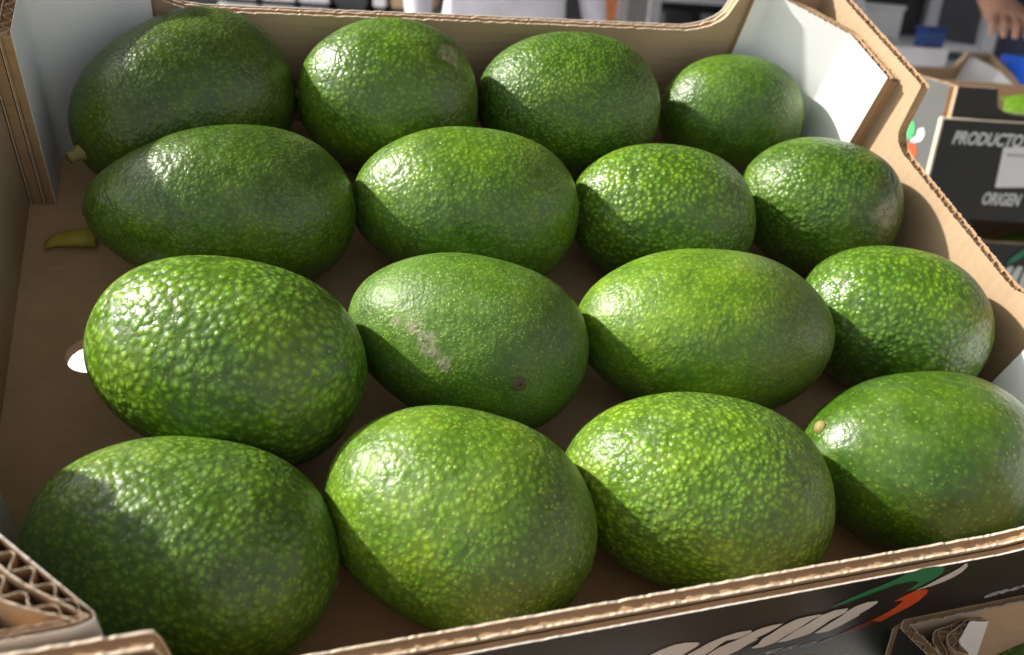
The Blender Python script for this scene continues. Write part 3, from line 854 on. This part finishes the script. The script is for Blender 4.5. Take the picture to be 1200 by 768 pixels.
for i, (xx, yy) in enumerate(((0.06, 0.045), (0.15, 0.05), (0.07, 0.12))):
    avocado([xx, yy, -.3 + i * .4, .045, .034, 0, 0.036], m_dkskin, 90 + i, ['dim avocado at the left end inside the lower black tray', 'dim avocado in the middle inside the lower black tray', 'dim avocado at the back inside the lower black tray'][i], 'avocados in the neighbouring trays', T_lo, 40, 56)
mb = MB()
mb.box((0, 0, 0), (W, D, 0.034), m_kraft)
q = mb.build('cardboard_riser'); q.matrix_world = T_lo @ Matrix.Translation((0, 0, 0.0006)) @ Matrix.Diagonal((.97, .95, 1, 1)) @ Matrix.Translation((.006, .007, 0))
tag(q, 'flat kraft cardboard pad under the avocados in the lower black tray', 'cardboard pad')
mb = MB()
mb.box((0, 0, 0), (W, D, 0.048), m_kraft)
q = mb.build('cardboard_riser'); q.matrix_world = T_up @ Matrix.Translation((0.006, .007, 0.0006)) @ Matrix.Diagonal((.97, .95, 1, 1))
tag(q, 'thick kraft cardboard pad inside the PRODUCTO tray', 'cardboard pad')
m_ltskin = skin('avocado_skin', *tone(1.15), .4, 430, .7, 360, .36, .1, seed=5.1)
for i, (xx, yy) in enumerate(((0.103, 0.045), (0.20, 0.05), (0.30, 0.05))):
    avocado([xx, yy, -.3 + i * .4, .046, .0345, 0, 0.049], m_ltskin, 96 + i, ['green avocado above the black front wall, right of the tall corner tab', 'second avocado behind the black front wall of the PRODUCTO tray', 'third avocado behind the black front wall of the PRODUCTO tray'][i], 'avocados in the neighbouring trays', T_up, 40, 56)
# table under the stack
tt = T_lo.translation
tb = empty('market_table', Matrix.Translation((tt.x, tt.y, 0)) @ frame(Vector((0, 0, 0))), 'grey market table carrying the black trays at the right', 'table')
mb = MB(); mb.box((-0.12, -0.10, tt.z - .035), (1.1, 0.42, tt.z - .006), m_steel); mb.build('tabletop', tb)
for xx in (-0.09, 1.06):
    for yy in (-0.07, 0.39):
        mb = MB(); mb.box((xx - .02, yy - .02, 0), (xx + .02, yy + .02, tt.z - .035), m_steel); mb.build('leg', tb)

# a second sloping tray farther back, with its own fruit and a blue box
target = at(1146, 88, 1.42)
shift = target - (M @ Vector((0.362, 0.268, 0.062)))
TS = Matrix.Translation(shift) @ M
far = copy_tree(main)
far.matrix_world = TS
far['label'] = 'far cardboard tray with a white corner post, blurred behind the black trays'
for k, lab in (('C4', 'blurred avocado in the far tray just above the black front flap'), ('B4', 'blurred avocado low in the far tray behind the PRODUCTO tray')):
    c = copy_tree(fruit[k]); c.matrix_world = Matrix.Translation(shift) @ fruit[k].matrix_world
    c['label'] = lab; c['group'] = 'avocados in the neighbouring trays'
rk2 = copy_tree(rk); rk2.matrix_world = Matrix.Translation((shift.x, shift.y, shift.z)) @ rk.matrix_world
rk2['label'] = 'grey steel rack holding up the far tray behind the black stack'
for ch in rk2.children:
    if ch.name.startswith('leg'):
        me = ch.data.copy(); ch.data = me
        for v in me.vertices:
            if v.co.z < 0.01: v.co.z = -shift.z + 0.0
m_blue = simple('blue_plastic', (0.01, 0.10, 0.62), 0.35, scale=20)
m_dblue = simple('dark_blue_plastic', (0.008, 0.045, 0.20), 0.4, scale=20)
# ------------------------------------------------------------------ hall behind: shelves, crates, people
m_wallgrey = simple('grey_render', (0.34, 0.34, 0.35), 0.8, scale=2.0)
m_lightgrey = simple('light_grey_enamel', (0.62, 0.62, 0.66), 0.45, scale=4.0)
m_dark = simple('dark_void', (0.05, 0.05, 0.055), 0.7)
m_olive = simple('olive_plastic', (0.085, 0.085, 0.02), 0.6, scale=6)
m_orange = simple('orange_carton', (0.62, 0.20, 0.06), 0.6, scale=6)
m_whitec = simple('white_foam', (0.74, 0.74, 0.74), 0.6, scale=6, var=.05)
m_leafgreen = simple('leafy_green', (0.06, 0.18, 0.03), 0.6, scale=40, var=.5)

def upright(u, v, depth, yaw_off=0.0):
    p = at(u, v, depth)
    yaw = math.atan2(ex.y, ex.x) + yaw_off
    return Matrix.Translation((p.x, p.y, 0)) @ Matrix.Rotation(yaw, 4, 'Z'), p.z
# blue box on a post stand beside the far tray
T, z = upright(1228, 112, 1.30)
bb = empty('blue_crate', T @ Matrix.Translation((0, 0, z)), 'bright blue plastic crate beside the far tray at the right edge', 'crate')
mb = MB(); mb.box((.0, 0, 0), (.16, .16, .045), m_blue); mb.build('crate_body', bb, bevel=.004)
mb = MB(); mb.box((-.003, -.003, .036), (.163, -.0002, .043), m_blue); mb.build('crate_rim', bb, bevel=.001)
st = empty('side_stand', T @ Matrix.Translation((.06, .08, 0)), 'grey stand carrying the bright blue crate', 'stand')
mb = MB(); mb.box((-.085, -.085, z - .02), (.11, .085, z - .0005), m_steel); mb.build('stand_top', st)
mb = MB(); mb.tube((0.01, 0, 0.012), (0.01, 0, z - .02), .018, m_steel); mb.build('post', st)
mb = MB(); mb.tube((0.01, 0, 0), (0.01, 0, .012), .13, m_steel, 24); mb.build('foot', st)

# tall shelving
def shelving(u, depth, width, levels, label, name='shelving_unit', mt=m_lightgrey, h=1.9, dp=.4):
    T, _ = upright(u, 0, depth)
    s = empty(name, T, label, 'shelving', 'shelves in the hall behind')
    for xx in (0, width):
        for yy in (0, dp):
            mb = MB(); mb.box((xx - .02, yy - .02, 0), (xx + .02, yy + .02, h), mt); mb.build('upright', s)
    for zz in levels:
        mb = MB(); mb.box((.0205, -.015, zz - .02), (width - .0205, dp + .015, zz), mt); mb.build('shelf', s)
    mb = MB(); mb.box((.021, dp + .021, 0.05), (width - .021, dp + .03, h), m_dark); mb.build('back_panel', s)
    return s, T
def carton(T, x, y, z, w_, d_, h_, m, label, name='carton', cat='box', group=None):
    e = empty(name, T @ Matrix.Translation((x, y, z)), label, cat, group)
    mb = MB(); mb.box((0, 0, 0), (w_, d_, h_ * .86), m); mb.build('body', e, bevel=.004)
    mb = MB(); mb.box((-.004, -.004, h_ * .86 + .0004), (w_ + .004, d_ + .004, h_), m); mb.build('lid', e, bevel=.003)
    return e
s1, T1 = shelving(1003, 2.6, 0.42, (.30, .60, .74, .90, 1.06, 1.3), 'grey shelving unit behind the right edge of the large tray')
carton(T1, .05, .04, .90, .12, .25, .10, m_whitec, 'white carton on the shelf behind the right rim')
carton(T1, .20, .04, .74, .15, .25, .07, m_lightgrey, 'grey carton on the middle shelf behind the right rim')
carton(T1, .06, .04, .60, .28, .28, .10, m_olive, 'olive crate on the lower shelf behind the right rim', cat='crate', name='olive_crate')
s2, T2 = shelving(768, 3.2, 0.46, (.30, .66, .86, .97, 1.2), 'light grey shelving unit behind the middle of the back wall')
carton(T2, .05, .04, .86, .10, .25, .05, m_dark, 'black box on the light grey shelf behind the back wall')
carton(T2, .24, .04, .86, .15, .25, .045, m_whitec, 'white box on the light grey shelf behind the back wall')
# table with a small dark blue box
T, z = upright(1012, 52, 2.0)
t2 = empty('packing_table', T, 'plain grey packing table behind the right rim of the tray', 'table')
mb = MB(); mb.box((0, 0, z - .04), (.20, .5, z), m_lightgrey); mb.build('tabletop', t2)
mb = MB(); mb.box((0.004, .01, z - .30), (.196, .02, z - .041), m_wallgrey); mb.build('apron', t2)
for xx in (.02, .18):
    for yy in (.04, .47):
        mb = MB(); mb.box((xx - .018, yy - .018, 0), (xx + .018, yy + .018, z - .041), m_wallgrey); mb.build('leg', t2)
carton(T, .145, .02, z, .05, .05, .045, m_dblue, 'small dark blue box on the grey packing table')
T, z = upright(1078, 98, 2.0)
carton(T, .0, .05, 0, .16, .3, z, m_olive, 'tall olive bin standing beside the grey packing table', 'olive_bin', 'bin')
# square pillar
T, _ = upright(742, 10, 3.0)
e = empty('grey_pillar', T, 'square grey pillar behind the middle of the back wall', 'pillar')
mb = MB(); mb.box((-.05, 0, .06), (.05, .10, 3.0), m_wallgrey); mb.build('shaft', e, bevel=.006)
mb = MB(); mb.box((-.065, -.015, 0), (.065, .115, .0595), m_wallgrey); mb.build('plinth', e)
mb = MB(); mb.box((-.05, -.006, .3), (-.02, -.0005, 2.4), m_lightgrey); mb.build('conduit', e)
# orange and white cartons in a stack
T, z = upright(693, 0, 2.8)
zc = 0.0
for i, (hh, mm, ll) in enumerate(((.30, m_kraft, 'lowest kraft carton of the stack beside the pillar'), (.30, m_whitec, 'white carton second from the bottom beside the pillar'), (.14, m_orange, 'orange carton in the stack beside the pillar'), (.05, m_whitec, 'thin white carton above the orange one'), (.05, m_leafgreen, 'thin green carton in the stack beside the pillar'), (.05, m_whitec, 'thin white carton near the top of the stack'), (.16, m_orange, 'orange carton on top of the stack beside the pillar'))):
    carton(T, 0 + .01 * (i % 2), 0, zc, .085, .2, hh, mm, ll, group='cartons stacked beside the pillar'); zc += hh + .0006
# row of white and dark crates at the left
for i, (u0, u1, mm, nm) in enumerate(((255, 300, m_whitec, 'white crate tower at the far left behind the back wall'), (306, 345, m_whitec, 'white crate tower second from the left'), (350, 385, m_lightgrey, 'light grey crate tower third from the left'), (392, 430, m_dark, 'black crate tower behind the second avocado'), (437, 452, m_whitec, 'narrow white crate tower beside the kraft one'), (458, 506, m_kraft, 'kraft coloured crate tower beside the white coat'))):
    T, z = upright(u0, 0, 2.7)
    wd = (u1 - u0) * 2.7 / FPX
    e = empty('crate_tower', T, nm, 'crates', 'crate towers behind the back wall')
    zz = 0
    while zz < 1.35:
        mb = MB(); mb.box((0, 0, zz), (wd, .3, zz + .135), mm); mb.build('crate', e, bevel=.005)
        mb = MB(); mb.box((.008, .008, zz + .1355), (wd - .008, .292, zz + .1495), m_dark); mb.build('dark_gap', e)  # dark block stands for the shade in the gap between crates
        zz += .15
# far wall of the hall
T, _ = upright(600, 0, 6.5)
mb = MB(); mb.box((-4, 0, 0), (5, .2, 2.6), m_wallgrey)
e = mb.build('hall_wall'); e.matrix_world = T
tag(e, 'plain grey wall at the far end behind the shelves', 'wall')
mb = MB(); mb.box((-4, -.012, .55), (5, -.001, 1.0), m_dark); mb.build('dark_dado', e)
# white box added in the sun so that the vent hole shows bright
hv = ray(86, 419); pth = CAM_P + hv * 1
dW = (M @ (CAM_P + hv)) - CAM_W
tg = CAM_W + dW * ((0.10 - CAM_W.z) / dW.z)
e = empty('hole_bright_box', Matrix.Translation((tg.x, tg.y, 0)) @ Matrix.Rotation(.3, 4, 'Z'), 'white box added on the ground to brighten the round hole in the tray', 'box')
mb = MB(); mb.box((-.35, -.30, 0), (.35, .30, .0995), m_whitec); mb.build('body', e, bevel=.01)
mb = MB(); mb.box((-.36, -.31, .10), (.36, .31, .13), m_whitec); mb.build('lid', e, bevel=.01)

# ------------------------------------------------------------------ people
def person(T, label, coat, trousers, skin_c, hair, pose='stand'):
    m_coat = simple('coat_cloth', coat, 0.85, scale=14, var=.12, bumpd=.01)
    m_tr = simple('trouser_cloth', trousers, 0.85, scale=14)
    m_sk = simple('skin_tone', skin_c, 0.5, scale=20, var=.1)
    m_hr = simple('hair_dark', hair, 0.6, scale=90, var=.4)
    verts, edges, rads = [], [], []
    def v(p, r, parent=None):
        verts.append(p); rads.append(r if isinstance(r, tuple) else (r, r))
        if parent is not None: edges.append((parent, len(verts) - 1))
        return len(verts) - 1
    pel = v((0, 0, .95), (.155, .115))
    wst = v((0, -.01, 1.12), (.145, .105), pel)
    che = v((0, 0, 1.32), (.165, .12), wst)
    nk0 = v((0, .0, 1.46), (.09, .08), che)
    nk1 = v((0, -.01, 1.53), .055, nk0)
    hd0 = v((0, -.02, 1.60), (.075, .085), nk1)
    hd1 = v((0, -.015, 1.68), (.08, .095), hd0)
    hd2 = v((0, -.01, 1.74), (.06, .07), hd1)
    hands = []
    for s in (-1, 1):
        sh = v((s * .18, .0, 1.42), .065, che)
        if pose == 'work':
            el = v((s * .25, -.03, 1.14), .05, sh); wr = v((s * .16, -.27, 1.02), .033, el); hn = v((s * .13, -.35, 1.01), (.042, .022), wr)
            fd = Vector((-s * .25, -1, -.1)).normalized()
        else:
            el = v((s * .25, .02, 1.13), .05, sh); wr = v((s * .26, -.06, .88), .033, el); hn = v((s * .26, -.08, .80), (.024, .042), wr)
            fd = Vector((0, -.15, -1)).normalized()
        hands.append((hn, s, fd))
        hp = v((s * .10, 0, .88), .10, pel); kn = v((s * .11, -.01, .50), .065, hp); an = v((s * .11, .02, .09), .045, kn)
        v((s * .12, -.10, .04), (.045, .035), an)
    for hn, s, fd in hands:
        b = Vector(verts[hn])
        side = fd.cross(Vector((0, 0, 1)) if pose == 'work' else Vector((1, 0, 0))).normalized()
        curl = Vector((0, 0, -1)) if pose == 'work' else Vector((-s, 0, 0))
        for i, ln in enumerate((.062, .070, .066, .052)):
            r0 = b + side * (i - 1.5) * .021 + fd * .018
            p1 = v(tuple(r0 + fd * .025), .0095, hn)
            p2 = v(tuple(r0 + fd * (.025 + ln * .5) + curl * .008), .0085, p1)
            v(tuple(r0 + fd * (.02 + ln * .85) + curl * .028), .007, p2)
        q1 = v(tuple(b + side * -.045 * (1 if s < 0 else -1) + fd * .012), .010, hn)
        v(tuple(b + side * -.055 * (1 if s < 0 else -1) + fd * .045), .008, q1)
    me = bpy.data.meshes.new('person')
    me.from_pydata(verts, edges, [])
    o = bpy.data.objects.new('person', me)
    COL.objects.link(o)
    sk = o.modifiers.new('skin', 'SKIN')
    for i, q in enumerate(me.skin_vertices[0].data):
        q.radius = rads[i]
        q.use_root = (i == 0)
    ss = o.modifiers.new('subsurf', 'SUBSURF'); ss.levels = 2; ss.render_levels = 2
    dg = bpy.context.evaluated_depsgraph_get()
    nm = bpy.data.meshes.new_from_object(o.evaluated_get(dg))
    o.modifiers.clear()
    o.data = nm
    for m in (m_sk, m_coat, m_tr): nm.materials.append(m)
    for p in nm.polygons:
        c = p.center
        p.use_smooth = True
        if c.z > 1.475 and abs(c.x) < .12: p.material_index = 0
        elif pose == 'work': p.material_index = 0 if c.y < -.13 and c.z > .9 else (2 if c.z < .90 else 1)
        else: p.material_index = 0 if c.z < .89 and abs(c.x) > .21 else (1 if c.z > .62 else 2)
    bpy.data.meshes.remove(me)
    o.matrix_world = T
    tag(o, label, 'person')
    # hair, ears, eyes, nose
    mb = MB()
    vs, fs = [], []
    nu, nv = 10, 16
    for i in range(nu + 1):
        for j in range(nv):
            th = i / nu * 1.75; ph = 2 * math.pi * j / nv
            back = .5 - .5 * math.sin(ph)
            t2 = th * (.62 + .38 * (1 - back))
            vs.append((.094 * math.sin(t2) * math.cos(ph), -.012 + .112 * math.sin(t2) * math.sin(ph), 1.69 + .098 * math.cos(t2)))
    for i in range(nu):
        for j in range(nv):
            k = (j + 1) % nv
            fs.append((i * nv + j, (i + 1) * nv + j, (i + 1) * nv + k, i * nv + k))
    mb.add(vs, fs, m_hr); mb.build('hair', o, True)
    return o
T, _ = upright(590, 10, 2.35)
person(T @ Matrix.Rotation(rad(25), 4, 'Z'), 'person in a white coat standing behind the back wall', (0.72, 0.70, 0.78), (0.05, 0.05, 0.07), (0.45, 0.25, 0.17), (0.02, 0.015, 0.01))
T, _ = upright(1262, 20, 1.95)
pb = person(T @ Matrix.Rotation(rad(-35), 4, 'Z') @ Matrix.Translation((.02, .10, 0)), 'person in dark navy holding a small grey device at the top right', (0.018, 0.022, 0.055), (0.02, 0.02, 0.05), (0.45, 0.25, 0.17), (0.02, 0.015, 0.01), 'work')
